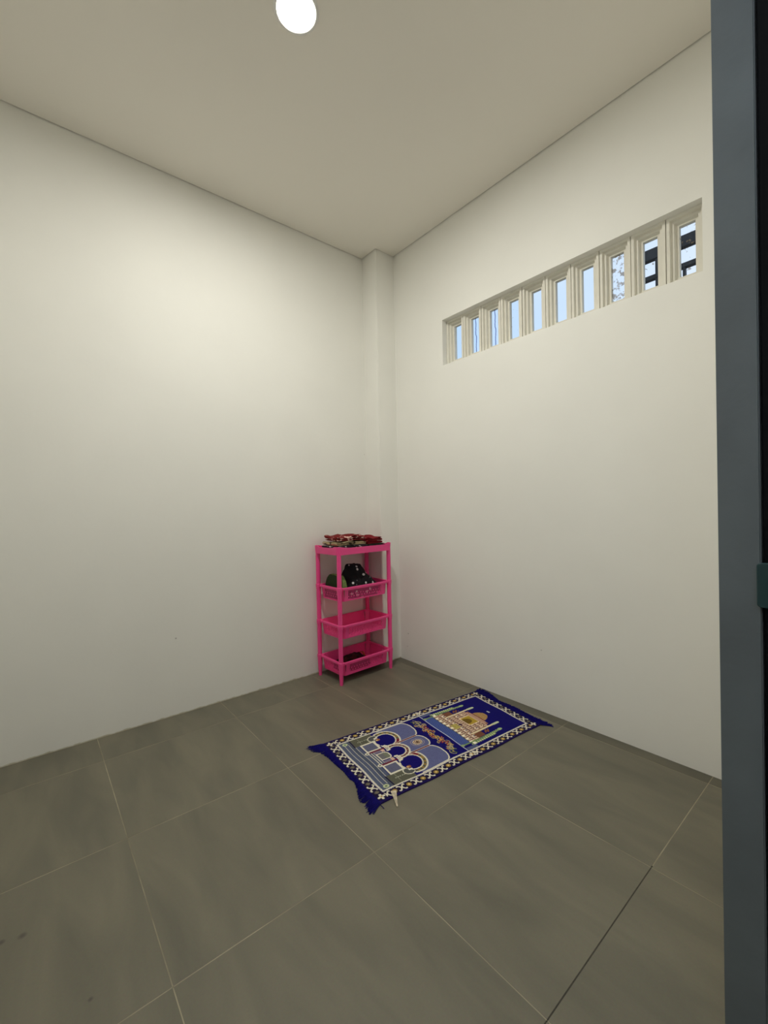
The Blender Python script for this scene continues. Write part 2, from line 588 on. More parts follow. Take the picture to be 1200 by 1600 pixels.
def slotted_wall(bm, p0, p1, z0, z1, lean, nx, holes=True, th=0.0018, only=None):
    """upright wall with three interleaved rows of slots cut through; lean: offset of top edge outward (vector)"""
    p0, p1, lean = Vector(p0), Vector(p1), Vector(lean)
    d = (p1 - p0)
    nrm = Vector((d.y, -d.x)).normalized()
    cols = 2 * nx + 1
    xsn = [0.0]
    m_ = 0.09
    xsn += [m_ + (1 - 2 * m_) * (i + (0.22 if i % 2 else 0)) / (cols - 1) for i in range(cols)] + [1.0]
    zsn = [0, 0.10, 0.30, 0.36, 0.50, 0.56, 0.72, 0.82, 1.0]
    def ishole(ci, zi):
        if not holes or ci < 1 or ci > cols - 1 or ci % 2 == 0:
            return False
        if only and not only(ci / cols):
            return False
        odd = (ci // 2) % 2
        return zi in ((1, 2, 3, 5, 6) if odd else (1, 3, 4, 5, 6))
    grid = {}
    for side in (0, 1):
        for i, x in enumerate(xsn):
            for k, z in enumerate(zsn):
                q = p0 + d * x + lean * z - nrm * (th * side)
                grid[side, i, k] = bm.verts.new((q.x, q.y, z0 + (z1 - z0) * z))
    NX, NZ = len(xsn) - 1, len(zsn) - 1
    hole = {(i, k): ishole(i, k) for i in range(NX) for k in range(NZ)}
    solid = lambda i, k: 0 <= i < NX and 0 <= k < NZ and not hole[i, k]
    for i in range(NX):
        for k in range(NZ):
            if not solid(i, k):
                continue
            for side in (0, 1):
                q = [grid[side, i, k], grid[side, i + 1, k], grid[side, i + 1, k + 1], grid[side, i, k + 1]]
                bm.faces.new(q if side == 0 else q[::-1])
            for (di, dk, a, b) in ((-1, 0, (i, k), (i, k + 1)), (1, 0, (i + 1, k), (i + 1, k + 1)), (0, -1, (i, k), (i + 1, k)), (0, 1, (i, k + 1), (i + 1, k + 1))):
                if not solid(i + di, k + dk):
                    try:
                        bm.faces.new((grid[(0,) + a], grid[(0,) + b], grid[(1,) + b], grid[(1,) + a]))
                    except ValueError:
                        pass

def make_basket(z):
    bk_h = 0.088
    # body
    bm = bmesh.new()
    x0, y0, x1, y1 = 0.006, -0.005, RW - 0.006, RD - 0.004
    top = chamfer_rect(x0, y0, x1, y1, 0.022)
    bot = chamfer_rect(x0 + 0.010, y0 + 0.009, x1 - 0.010, y1 - 0.008, 0.022)
    zb, zr = z - bk_h, z - 0.006
    flags = [True, True, True, True, False, False, True, True]
    for i in range(8):
        a, b = Vector(bot[i]), Vector(bot[(i + 1) % 8])
        ta, tb = Vector(top[i]), Vector(top[(i + 1) % 8])
        L = (b - a).length
        lean = ((ta - a) + (tb - b)) / 2
        if L > 0.3:
            slotted_wall(bm, a, b, zb, zr, lean, 26, holes=(i == 0))
        elif L > 0.1:
            slotted_wall(bm, a, b, zb, zr, lean, 12, holes=True, only=(lambda t: t < 0.28) if i == 2 else None)
        else:
            loft(bm, [[(a.x, a.y, zb), (b.x, b.y, zb)], [(tb.x, tb.y, zr)[:0] or (ta.x, ta.y, zr), (tb.x, tb.y, zr)]], cap=False, closed=False)
    # floor plate
    loft(bm, [[(x, y, zb - 0.0005) for x, y in bot], [(x, y, zb + 0.0015) for x, y in bot]])
    bmesh.ops.recalc_face_normals(bm, faces=bm.faces)
    body = obj('basket', bm, M_pink, rack)
    # rolled rim: flat band round the top of the body
    bm = bmesh.new()
    e = 0.012
    o_ = chamfer_rect(-0.005, -0.0155, RW + 0.004, RD + 0.006, 0.028)
    i_ = chamfer_rect(x0 + 0.003, y0 + 0.003, x1 - 0.003, y1 - 0.003, 0.022)
    loft_r = [[(x, y, z - 0.013) for x, y in [tuple(np.array(a) * .93 + np.array(b) * .07) for a, b in zip(o_, i_)]],
              [(x, y, z - 0.002) for x, y in o_],
              [(x, y, z + 0.001) for x, y in [tuple(np.array(a) * .85 + np.array(b) * .15) for a, b in zip(o_, i_)]],
              [(x, y, z) for x, y in i_],
              [(x, y, z - 0.013) for x, y in i_]]
    v = loft(bm, loft_r, cap=False)
    n = 8
    for j in range(n):
        k = (j + 1) % n
        bm.faces.new((v[-1][j], v[-1][k], v[0][k], v[0][j]))
    bmesh.ops.recalc_face_normals(bm, faces=bm.faces)
    obj('rim', bm, M_pink, body)
    # corner sockets holding the posts
    for cx, cy in corners:
        bm = bmesh.new()
        loft(bm, [ring(cx, cy, z - 0.030, 0.0158, 20), ring(cx, cy, z - 0.016, 0.0165, 20), ring(cx, cy, z - 0.015, 0.0176, 20), ring(cx, cy, z + 0.003, 0.0176, 20), ring(cx, cy, z + 0.005, 0.0155, 20)])
        obj('post_socket', bm, M_pink, body, smooth=False)
for z in RIMZ:
    make_basket(z)

def make_post(cx, cy, z0, z1, r0=0.0145, r1=0.0145):
    bm = bmesh.new()
    loft(bm, [ring(cx, cy, z0, r0, 20), ring(cx, cy, z1, r1, 20)])
    for f in bm.faces:
        f.smooth = len(f.verts) == 4
    for e in bm.edges:
        e.smooth = all(len(f.verts) == 4 for f in e.link_faces)
    return bm
for cx, cy in corners:
    obj('post', make_post(cx, cy, RIMZ[0], RIMZ[1] - 0.026), M_pink, rack)
    obj('post', make_post(cx, cy, RIMZ[1], RIMZ[2] - 0.026), M_pink, rack)
    obj('post', make_post(cx, cy, RIMZ[2], TOPZ - 0.040), M_pink, rack)
    obj('foot', make_post(cx, cy, 0.0, RIMZ[0] - 0.026, 0.0105, 0.0160), M_pink, rack)

def rack_pt(x, y, z=0):
    return (-0.6125 + x * math.cos(RA) - y * math.sin(RA), -0.2835 + x * math.sin(RA) + y * math.cos(RA), z)

# ------------------------------------------------------------------ cloths
def cloth_material(name, base, spots=(), rough=0.85):
    """base cloth plus printed patches: spots = (colour, scale, threshold, seed)"""
    mt = bpy.data.materials.new(name)
    mt.use_nodes = True
    nt = mt.node_tree
    b = nt.nodes['Principled BSDF']
    b.inputs['Roughness'].default_value = rough
    b.inputs['Specular IOR Level'].default_value = 0.2
    tcn = nt.nodes.new('ShaderNodeTexCoord')
    n0 = nt.nodes.new('ShaderNodeTexNoise')
    n0.inputs['Scale'].default_value = 30
    nt.links.new(tcn.outputs['Object'], n0.inputs['Vector'])
    r = nt.nodes.new('ShaderNodeValToRGB')
    r.color_ramp.elements[0].color = tuple(c * 0.75 for c in base) + (1,)
    r.color_ramp.elements[1].color = tuple(min(1, c * 1.25) for c in base) + (1,)
    nt.links.new(n0.outputs['Fac'], r.inputs['Fac'])
    last = r.outputs['Color']
    for col, sc_, thr, seed, typ in spots:
        if typ == 'noise':
            t = nt.nodes.new('ShaderNodeTexNoise')
            t.noise_dimensions = '4D'
            t.inputs['W'].default_value = seed
            t.inputs['Detail'].default_value = 2
            t.inputs['Scale'].default_value = sc_
            t.inputs['Distortion'].default_value = 1.2
            val = t.outputs['Fac']
            fm, fM = thr, thr + 0.03
        else:
            t = nt.nodes.new('ShaderNodeTexVoronoi')
            t.inputs['Scale'].default_value = sc_
            val = t.outputs['Distance']
            fm, fM = thr, thr - 0.06
        nt.links.new(tcn.outputs['Object'], t.inputs['Vector'])
        q = nt.nodes.new('ShaderNodeMapRange')
        q.inputs['From Min'].default_value = fm
        q.inputs['From Max'].default_value = fM
        nt.links.new(val, q.inputs['Value'])
        x = nt.nodes.new('ShaderNodeMix')
        x.data_type = 'RGBA'
        nt.links.new(q.outputs['Result'], x.inputs['Factor'])
        nt.links.new(last, x.inputs[6])
        x.inputs[7].default_value = col + (1,)
        last = x.outputs[2]
    nt.links.new(last, b.inputs['Base Color'])
    wv = nt.nodes.new('ShaderNodeTexNoise')
    wv.inputs['Scale'].default_value = 500
    nt.links.new(tcn.outputs['Object'], wv.inputs['Vector'])
    bp = nt.nodes.new('ShaderNodeBump')
    bp.inputs['Strength'].default_value = 0.2
    bp.inputs['Distance'].default_value = 0.001
    nt.links.new(wv.outputs['Fac'], bp.inputs['Height'])
    nt.links.new(bp.outputs['Normal'], b.inputs['Normal'])
    return mt

def folded(L, W, layers, th, seed, amp=0.004, ny=26):
    """cloth folded zig-zag: a ribbon path in x-z swept along y, with uneven edges and soft sag"""
    path = []
    step = th * 1.35
    nseg = 22
    for l in range(layers):
        x0, x1 = (-L / 2, L / 2) if l % 2 == 0 else (L / 2, -L / 2)
        inset = 0.006 * noise.noise(Vector((l, seed, 0)))
        for i in range(nseg):
            t = i / (nseg - 1)
            path.append((x0 + (x1 - x0) * t + inset, l * step + th / 2))
        if l < layers - 1:
            sx = 1 if l % 2 == 0 else -1
            for a in (-60, -30, 0, 30, 60):
                path.append((x1 + inset + sx * step / 2 * math.cos(math.radians(a)), l * step + th / 2 + step / 2 + step / 2 * math.sin(math.radians(a))))
    bm = bmesh.new()
    n = len(path)
    top, bot = [], []
    for i, (x, z) in enumerate(path):
        a, b = path[max(0, i - 1)], path[min(n - 1, i + 1)]
        dx, dz = b[0] - a[0], b[1] - a[1]
        ll = math.hypot(dx, dz) or 1
        nx_, nz_ = -dz / ll, dx / ll
        rt_, rb_ = [], []
        for j in range(ny):
            y = (j / (ny - 1) - 0.5) * W
            y += 0.006 * noise.noise(Vector((x * 9, z * 60, seed + j * 0.01)))
            zz = z + amp * noise.noise(Vector((x * 14 + seed, y * 14, 3.3))) * (z / (layers * step) + 0.15) * 2.2 + amp * 0.9 * (z / (layers * step)) * noise.noise(Vector((x * 30, y * 32 + seed, 0)))
            edge = min(1.0, (0.5 * W - abs(y)) / 0.012)
            h = th / 2 * (0.45 + 0.55 * max(0, edge))
            zz = max(h + 0.0002, zz)
            rt_.append(bm.verts.new((x + nx_ * h, y, zz + nz_ * h)))
            rb_.append(bm.verts.new((x - nx_ * h, y, zz - nz_ * h)))
        top.append(rt_)
        bot.append(rb_)
    for i in range(n - 1):
        for j in range(ny - 1):
            bm.faces.new((top[i][j], top[i][j + 1], top[i + 1][j + 1], top[i + 1][j]))
            bm.faces.new((bot[i][j], bot[i + 1][j], bot[i + 1][j + 1], bot[i][j + 1]))
        for j in (0, ny - 1):
            bm.faces.new((top[i][j], top[i + 1][j], bot[i + 1][j], bot[i][j]))
    for i in (0, n - 1):
        for j in range(ny - 1):
            bm.faces.new((top[i][j], top[i][j + 1], bot[i][j + 1], bot[i][j]))
    bmesh.ops.recalc_face_normals(bm, faces=bm.faces)
    return bm

def heap(rx, ry, h, seed, ridge=0.5, nu=72, nv=34, lobes=(), cap=9.0):
    """crumpled cloth heap: closed dome with ridged folds; lobes = (x, y, extra height, radius)"""
    bm = bmesh.new()
    rings = []
    for k in range(nv):
        t = k / (nv - 1)
        row = []
        for i in range(nu):
            a = 2 * math.pi * i / nu
            rr = math.sin(t * math.pi / 2) ** 0.8
            q = (abs(math.cos(a)) ** 3 + abs(math.sin(a)) ** 3) ** (-1 / 3.0)
            wob = 1 + 0.10 * noise.noise(Vector((math.cos(a) * 1.7, math.sin(a) * 1.7, seed)))
            x = rx * rr * math.cos(a) * q * wob
            y = ry * rr * math.sin(a) * q * wob
            z = h * math.cos(t * math.pi / 2) ** 0.65
            f = min(1, (1 - t) * 5)
            for lx, ly, lh, lr in lobes:
                z += lh * math.exp(-((x - lx) ** 2 + (y - ly) ** 2) / lr ** 2) * min(1, (1 - t) * 3)
            n1 = noise.noise(Vector((x * 16 + seed, y * 16, z * 10)))
            n2 = noise.noise(Vector((x * 38, y * 34 + seed, z * 25)))
            z += ridge * h * ((1 - abs(n1) * 2) * 0.28 - 0.14 + n2 * 0.12) * f
            if z > cap:
                z = cap + (z - cap) * 0.22
            z += 0.008 * n2 * f
            row.append((x, y, max(0.0004, z) if k < nv - 1 else 0.0))
        rings.append(row)
    loft(bm, rings[::-1])
    bmesh.ops.recalc_face_normals(bm, faces=bm.faces)
    return bm

def drape(bm, fn):
    for v in bm.verts:
        v.co = fn(v.co)
    return bm

RED, DRED, CREAM, BLACK = (0.22, 0.012, 0.016), (0.09, 0.008, 0.01), (0.62, 0.52, 0.38), (0.010, 0.009, 0.010)
M_red_print = cloth_material('red_batik', (0.16, 0.012, 0.013), [((0.70, 0.45, 0.40), 26, 0.575, 2.0, 'noise')])
M_red_plain = cloth_material('red_cloth', (0.20, 0.008, 0.014), [((0.04, 0.02, 0.01), 35, 0.66, 5.0, 'noise')])
M_cream = cloth_material('cream_brown_print', (0.42, 0.33, 0.19), [((0.03, 0.02, 0.015), 22, 0.53, 8.0, 'noise')])
M_greyp = cloth_material('charcoal_white_print', (0.02, 0.02, 0.022), [((0.62, 0.60, 0.58), 20, 0.56, 4.0, 'noise')])
M_greend = cloth_material('dark_green_grey_cloth', (0.03, 0.04, 0.03), [])
M_blackd = cloth_material('black_fleck_cloth', (0.008, 0.007, 0.009), [((0.62, 0.60, 0.60), 27, 0.27, 0, 'vor')])
M_green = cloth_material('olive_green_cloth', (0.15, 0.22, 0.07), [])
M_greendk = cloth_material('deep_green_cloth', (0.02, 0.035, 0.012), [])
M_maroon = cloth_material('maroon_cloth', (0.055, 0.006, 0.008), [((0.02, 0.004, 0.006), 15, 0.5, 3.0, 'noise')])
M_orange = cloth_material('orange_strap', (0.40, 0.07, 0.02), [])

TT = TOPZ - 0.022 + 0.0006   # tray surface
def put(name, bm, mt, x, y, z, rz, label, cat, group=None, smooth=True):
    o = obj(name, bm, mt, None, smooth=smooth, label=label, category=cat)
    o.location = rack_pt(x, y, z)
    o.rotation_euler = (0, 0, RA + rz)
    if group:
        o['group'] = group
    return o
put('folded_cloth', folded(0.22, 0.215, 3, 0.0055, 1.0, 0.002), M_greyp, 0.135, 0.115, TT, 0.02,
    'charcoal cloth with white print lying flat at the left of the rack top', 'cloth')
put('folded_cloth', folded(0.125, 0.19, 3, 0.005, 9.0, 0.002), M_greend, 0.345, 0.12, TT, -0.05,
    'dark green-grey cloth at the right end of the rack top, under the red one', 'cloth')
put('folded_cloth', folded(0.225, 0.175, 4, 0.0042, 4.0, 0.004), M_cream, 0.135, 0.125, TT + 0.0245, -0.03,
    'cream and brown printed cloth sandwiched in the pile on the rack top', 'cloth')
put('folded_cloth', folded(0.215, 0.15, 3, 0.0085, 6.0, 0.009), M_red_print, 0.148, 0.135, TT + 0.051, -0.06,
    'dark red cloth with pinkish white print folded on top of the pile', 'cloth')
put('folded_cloth', folded(0.125, 0.17, 5, 0.0066, 12.0, 0.008), M_red_plain, 0.324, 0.115, TT + 0.0215, 0.02,
    'plain deep red cloth folded at the right of the printed one on the rack top', 'cloth')

BZ = RIMZ[2] - 0.088 + 0.0022
def in_basket(bm, x, y, xlo=0.022, xhi=RW - 0.022):
    """keep a heap inside the basket walls below the rim"""
    for v in bm.verts:
        v.co.x = min(max(v.co.x, xlo - x), xhi - x)
        v.co.y = min(max(v.co.y, 0.013 - y), RD - 0.018 - y)
    return bm
put('garment', in_basket(heap(0.145, 0.090, 0.135, 3.0, 0.30, lobes=((-0.075, 0.01, 0.085, 0.040), (-0.035, 0.01, 0.085, 0.045), (0.02, 0.0, 0.05, 0.045), (0.10, 0.0, -0.02, 0.05)), cap=0.205), 0.232, 0.110, 0.093), M_blackd, 0.232, 0.110, BZ, 0.0,
    'black garment with white flecks heaped in the upper basket', 'clothes')
put('garment', in_basket(heap(0.034, 0.088, 0.160, 8.0, 0.40, cap=0.150, lobes=((-0.010, 0.03, 0.015, 0.04),)), 0.064, 0.112, 0.041, 0.091), M_green, 0.064, 0.112, BZ, 0.0,
    'olive green garment tucked beside the black heap in the upper basket', 'clothes')
put('garment', in_basket(heap(0.0085, 0.088, 0.158, 5.0, 0.15, nu=40, nv=24), 0.031, 0.115, 0.022, 0.040), M_greendk, 0.031, 0.115, BZ, 0.0,
    'dark green folded garment standing at the left end of the upper basket', 'clothes')
BZ = RIMZ[0] - 0.088 + 0.0022
bag = put('cloth_bag', in_basket(heap(0.125, 0.082, 0.066, 13.0, 0.35), 0.175, 0.118), M_maroon, 0.175, 0.118, BZ, 0.0,
    'dark maroon cloth bag lying in the lowest basket', 'bag')
bm = bmesh.new()
rings = []
for i in range(24):
    t = i / 23
    a = math.pi * t
    cx_ = 0.062 + 0.030 * math.sin(a) + 0.01 * t
    cy_ = -0.055 + 0.12 * t
    cz_ = 0.055 + 0.010 * math.sin(a) - 0.018 * abs(t - .5)
    rings.append([(cx_ - 0.007, cy_, cz_), (cx_ + 0.007, cy_ + 0.002, cz_), (cx_ + 0.007, cy_ + 0.002, cz_ + 0.003), (cx_ - 0.007, cy_, cz_ + 0.003)])
loft(bm, rings)
st = obj('strap', bm, M_orange, bag)
st['label'] = 'orange strap'

# ------------------------------------------------------------------ prayer rug
RL, RWD = 1.0, 0.5
ROX, ROY = -1.0626, -0.7929
rug_ang = math.atan2(-0.113, 0.994)
rug = empty('prayer_rug', (ROX, ROY, 0.0), rug_ang, label='royal blue woven prayer rug with a domed building and three arches', category='rug')
res = 0.002
NU, NV = int(RL / res) + 1, int(RWD / res) + 1
Ug, Vg = np.meshgrid(np.arange(NU) * res * 1000, np.arange(NV) * res * 1000, indexing='ij')
col = np.zeros((NU, NV, 3))
def P(*c): return np.array(lin(c))
NAVY, DNAVY, CRE, STEEL, OLIVE = P(13, 7, 98), P(26, 15, 55), P(222, 216, 196), P(92, 98, 134), P(92, 92, 78)
REDC, GOLD, GREEN, TAN, PINKC, MIST, BRN = P(118, 26, 42), P(178, 134, 42), P(118, 146, 88), P(190, 160, 118), P(214, 180, 158), P(72, 90, 152), P(88, 62, 44)
def paint(mask, c): col[mask] = c
def rect(u0, u1, v0, v1): return (Ug >= u0) & (Ug < u1) & (Vg >= v0) & (Vg < v1)
def ell(u, v, a, b): return ((Ug - u) / a) ** 2 + ((Vg - v) / b) ** 2
def seg(u0, v0, u1, v1, wd):
    d = np.array([u1 - u0, v1 - v0], float); L = d @ d
    t = np.clip(((Ug - u0) * d[0] + (Vg - v0) * d[1]) / L, 0, 1)
    return np.hypot(Ug - u0 - t * d[0], Vg - v0 - t * d[1]) < wd / 2
def both(fn, *a):
    """paint a mirrored pair about V=250"""
    pass
paint(Ug > -1, NAVY)
# ---- border band
def motif(t, a, base):
    """t: along (mm, centred on the X), a: across from -18..18; returns colour index array"""
    out = np.full(t.shape, 0)
    x, y = np.abs(t), np.abs(a)
    curve = 2.5 + (y / 17.0) ** 1.6 * 13
    out[(np.abs(x - curve) < 3.6) & (y < 17.5)] = 1
    out[(x < 5) & (y < 5)] = 1
    out[(np.hypot(x - 17, y - 12) < 3.2)] = 1
    r = np.hypot((x - 36) / 1.15, y)
    out[(r < 14)] = 2
    out[(r < 11)] = 3
    out[(r < 6.5)] = 4
    out[(r < 2.6)] = 1
    return out
PAL = {0: DNAVY, 1: CRE, 2: P(30, 20, 50), 3: P(138, 118, 72), 4: P(196, 158, 60)}
A, B_ = 8.0, 44.0
HALF = 250
s = np.minimum(Vg, 500 - Vg)
sE = np.minimum(Ug, 1000 - Ug)
long_band = (s >= A) & (s < B_) & (sE > A)
t = (Ug - 305 + 36) % 72 - 36
t = ((Ug - 341 + 36) % 72) - 36
a = s - 26
idx = motif(t, a, None)
for k, c in PAL.items(): paint(long_band & (idx == k), c)
short_band = (sE >= A) & (sE < B_) & (s > sE) & (s > B_ - 4)
t = ((Vg - 250 + 36 + 36) % 66) - 33
idx = motif(t, sE - 26, None)
PAL2 = dict(PAL); PAL2[3] = P(96, 90, 84); PAL2[4] = P(120, 112, 90)
for k, c in PAL2.items(): paint(short_band & (idx == k), c)
for cu in (26, 974):
    for cv in (26, 474):
        paint((np.abs(Ug - cu) < 19) & (np.abs(Vg - cv) < 19), DNAVY)
        r = np.hypot(Ug - cu, Vg - cv); th = np.arctan2(Vg - cv, Ug - cu)
        paint((r < 17 * np.abs(np.cos(2 * th)) ** 0.7) & (r > 4), CRE)
        paint(r < 4, GOLD)
for cv in (26, 474):
    r = np.hypot((Ug - 530) / 1.6, Vg - cv); th = np.arctan2(Vg - cv, Ug - 530)
    paint((r < 16 * np.abs(np.cos(2 * th + .6)) ** 0.6) & (r > 5) , CRE)
# ---- inner frame: white line, dotted
fr_m = (s >= 45) & (s < 55) & (sE >= 45) | (sE >= 45) & (sE < 55) & (s >= 45)
paint(fr_m, P(120, 118, 140))
edge_in = ((s >= 49) & (s < 53) & (sE >= 49)) | ((sE >= 49) & (sE < 53) & (s >= 49))
paint(edge_in, CRE)
dots = fr_m & ~edge_in & (((Ug + Vg) % 9) < 4.5)
paint(dots, CRE)
# ---- field
fld = (s >= 55) & (sE >= 55)
paint(fld, NAVY)
paint(fld & (Ug < 132), P(84, 92, 116))
for u in (74, 94, 114):
    paint(fld & (np.abs(Ug - u) < 1.8) & (s > 80), CRE)
paint(fld & (Ug > 94) & (Ug < 114), P(76, 84, 104))
for v in (72, 430):
    paint(ell(80, v, 13, 12) < 1, P(190, 198, 160)); paint(ell(80, v, 6, 5) < 1, P(110, 125, 90))
# steps in the middle
paint(rect(130, 160, 200, 300), P(84, 92, 116))
for u in (134, 146, 157):
    paint(rect(u, u + 3, 204, 296), CRE)
# side boxes
for sg in (-1, 1):
    def V_(v): return 250 + sg * v
    def R_(u0, u1, v0, v1): return rect(u0, u1, min(V_(v0), V_(v1)), max(V_(v0), V_(v1)))
    paint(R_(106, 226, 130, 197), OLIVE)
    paint(R_(108, 114, 128, 196), P(20, 14, 60))
    paint(R_(150, 152, 135, 190), P(150, 148, 130))
    for q in range(6):
        paint(R_(140 + q * 11, 146 + q * 11, 160, 164), P(190, 190, 170))
    # pentagon with white outline
    paint(ell(218, V_(150), 30, 26) < 1, CRE); paint(ell(218, V_(150), 25, 21) < 1, P(84, 86, 84))
    # trapezoid
    v0 = 58; 
    q0 = (Ug - 134) / 76.0
    vv = (Vg - 250) * sg
    trap = (Ug > 134) & (Ug < 212) & (vv > 58) & (vv < 134 - 14 * q0 * 0)
    paint(trap, CRE)
    paint((Ug > 144) & (Ug < 202) & (vv > 66 ) & (vv < 124 ), P(96, 98, 122))
    # little lantern
    paint(ell(232, V_(122), 13, 9) < 1, P(150, 96, 62)); paint(ell(226, V_(122), 6, 5) < 1, P(210, 180, 120))
    # columns
# centre domed box
paint(rect(158, 200, 222, 278), CRE); paint(ell(200, 250, 18, 28) < 1, CRE)
paint(rect(164, 200, 228, 272), P(110, 108, 110)); paint(ell(200, 250, 12, 22) < 1, P(118, 122, 104))
for v in (208, 292):
    paint(rect(160, 200, v - 9, v + 9), P(120, 112, 132)); paint(rect(198, 214, v - 12, v + 12), PINKC)
# spandrels
def big(vc, hw, base, amp):
    return (Ug < base + amp * np.sqrt(np.clip(1 - ((Vg - vc) / hw) ** 2, 0, 1))) & (np.abs(Vg - vc) < hw)
for vc, hw, base, amp in ((125, 72, 400, 42), (375, 72, 400, 42), (250, 52, 402, 34)):
    paint(big(vc, hw, base, amp) & (Ug > 258) & fld, CRE)
    paint(big(vc, hw - 5, base - 2, amp - 4) & (Ug > 258) & fld, P(96, 100, 142))
# dark lower parts between arches and boxes remain navy
# arches
for vc, uc, r in ((143, 262, 49), (357, 262, 49), (250, 258, 37)):
    k = 0.72 if r < 40 else 1.0
    R1, R2, R3 = r + 6, r + 6 + 14 * k, r + 6 + 14 * k + 8
    d = np.hypot(Ug - uc, Vg - vc)
    ang = np.degrees(np.arctan2(np.abs(Vg - vc), Ug - uc))
    arch = ang < 112
    m_ = (d < R3) & arch & fld; paint(m_, CRE)
    m_ = (d < R2) & arch & fld; paint(m_, P(110, 34, 48) if r < 40 else P(84, 84, 74))
    seg_m = (d < R2 - 2) & (d > R1 + 2) & arch & fld & ((ang % 22) < 11)
    paint(seg_m, P(150, 120, 56) if r > 40 else P(128, 120, 96))
    if r > 40:
        inner_side = arch & (d < R2) & (d > R1) & ((Vg - vc) * np.sign(250 - vc) > r * 0.55)
        paint(inner_side & fld, REDC)
    m_ = (d < R1) & fld; paint(m_, CRE)
    m_ = (d < r) & fld; paint(m_, NAVY)
    # narrowed foot of the opening
    paint((Ug > 214) & (Ug < uc) & (np.abs(Vg - vc) < r * 0.72), CRE) if False else None
    m_ = (Ug > 216) & (Ug < uc - r * 0.55) & (np.abs(Vg - vc) < r * 0.62)
    paint(m_, NAVY)
    for sg in (-1, 1):
        paint((Ug > 218) & (Ug < 240) & (np.abs(Vg - (vc + sg * r * 0.80)) < 5) , CRE)
for sg in (-1, 1):
    paint(ell(232, 250 + sg * 128, 12, 9) < 1, P(150, 96, 62)); paint(ell(227, 250 + sg * 128, 6, 5) < 1, P(206, 176, 120))
# dividers and columns
for v in (197, 303):
    paint(seg(300, v, 404, v - 0, 14), CRE)
    paint(seg(300, v, 404, v, 9), P(110, 30, 46))
    paint(seg(134, v, 240, v, 9), P(112, 22, 34))
    paint((Ug > 222) & (Ug < 246) & (np.abs(Vg - v) < 15) & ((Ug % 8) < 5), CRE)
    paint(ell(130, v, 11, 10) < 1, CRE); paint(ell(130, v, 5, 4) < 1, P(90, 100, 90))
# medallion
r = ell(376, 250, 25, 22)
paint(r < 1, P(206, 190, 160)); paint((r < 0.72) & (((Ug * 0.9 + Vg * 1.3) % 13) < 6), P(120, 70, 54)); paint(r < 0.10, BRN)
paint((ell(376, 250, 36, 32) < 1) & (ell(376, 250, 32, 28) > 1), P(150, 140, 150))
# ---- floral band
fb = fld & (Ug > 440) & (Ug < 528)
rs = np.random.default_rng(5)
for sg in (-1, 1):
    for vc, uc, cl, sz in ((160, 470, P(66, 84, 66), 17), (142, 486, P(104, 116, 96), 15), (120, 478, P(150, 142, 120), 15), (110, 500, P(172, 150, 110), 12), (100, 486, P(130, 60, 50), 13),
                           (82, 494, P(128, 34, 46), 15), (68, 480, P(140, 40, 44), 13), (48, 484, P(182, 118, 40), 16), (34, 500, P(150, 60, 40), 10), (18, 480, P(190, 150, 44), 14), (8, 470, P(140, 44, 44), 12), (60, 464, P(100, 28, 44), 9), (126, 462, P(170, 120, 60), 8)):
        v = 250 + sg * vc
        rr = np.hypot(Ug - uc, (Vg - v) * 0.9); th = np.arctan2(Vg - v, (Ug - uc) * sg)
        lobe = sz * (0.62 + 0.38 * np.cos(3 * th + vc))
        paint(fb & (rr < lobe), cl)
        paint(fb & (rr < lobe * 0.35), P(214, 178, 110))
        arc = fb & (np.abs(rr - sz * 1.0) < 1.8) & (np.cos(th - vc) > 0.1)
        paint(arc, P(176, 164, 120))
# ---- ground line, wall band
paint(fld & (Ug > 529) & (Ug < 534), P(200, 205, 220))
trap = fld & (Ug >= 534) & (Ug < 586) & (np.abs(Vg - 250) < 196)
paint(trap & (np.abs(Vg - 250) < 165 - (586 - Ug) * 0.15), MIST)
paint(trap & (np.abs(Vg - 250) < 160) & (((Vg * 0.8 + Ug * 2.2) % 23) < 3), P(44, 54, 120))
paint(fld & (Ug > 536) & (Ug < 590) & (np.abs(Vg - 250) > 150) & (np.abs(Vg - 250) < 176), NAVY)
paint(fld & (Ug > 536) & (Ug < 600) & (np.abs(Vg - 250) > 172), P(84, 92, 128))
# ---- building
av = np.abs(Vg - 250)
paint(fld & (Ug > 584) & (Ug < 592) & (av < 150), P(88, 92, 80))
paint(fld & (Ug > 590) & (Ug < 655) & (av < 150), P(138, 106, 90))
paint(fld & (Ug > 655) & (Ug < 770) & (av < 100), P(150, 116, 100))
paint(fld & (Ug > 640) & (Ug < 700) & (av >= 100) & (av < 146), P(120, 76, 56))
lines = fld & (Ug > 590) & (Ug < 770) & (av < np.where(Ug < 655, 150, 98))
paint(lines & ((Vg % 15) < 5.5) & ((Ug % 30) < 22), P(224, 200, 172))
paint(lines & ((Ug % 33) < 4), P(214, 186, 164))
paint(lines & ((Ug % 33) > 28) & ((Vg % 31) < 16), P(96, 44, 62))
for vv in (0, 30, 58, 88, 118, 147):
    for sg in (-1, 1):
        v = 250 + sg * vv
        paint(rect(590, 606, v - 7, v + 7), P(244, 236, 214))
        paint(rect(632, 645, v - 6, v + 6) & (vv < 140), P(236, 222, 200))
        paint(rect(640, 648, v - 4, v + 4) & (vv < 140), P(60, 40, 90))
paint(rect(608, 640, 226, 274), P(150, 134, 60)); paint(((Ug % 9) < 4) & rect(606, 642, 226, 274), P(206, 190, 110))
paint(ell(655, 250, 10, 9) < 1, P(70, 40, 60))
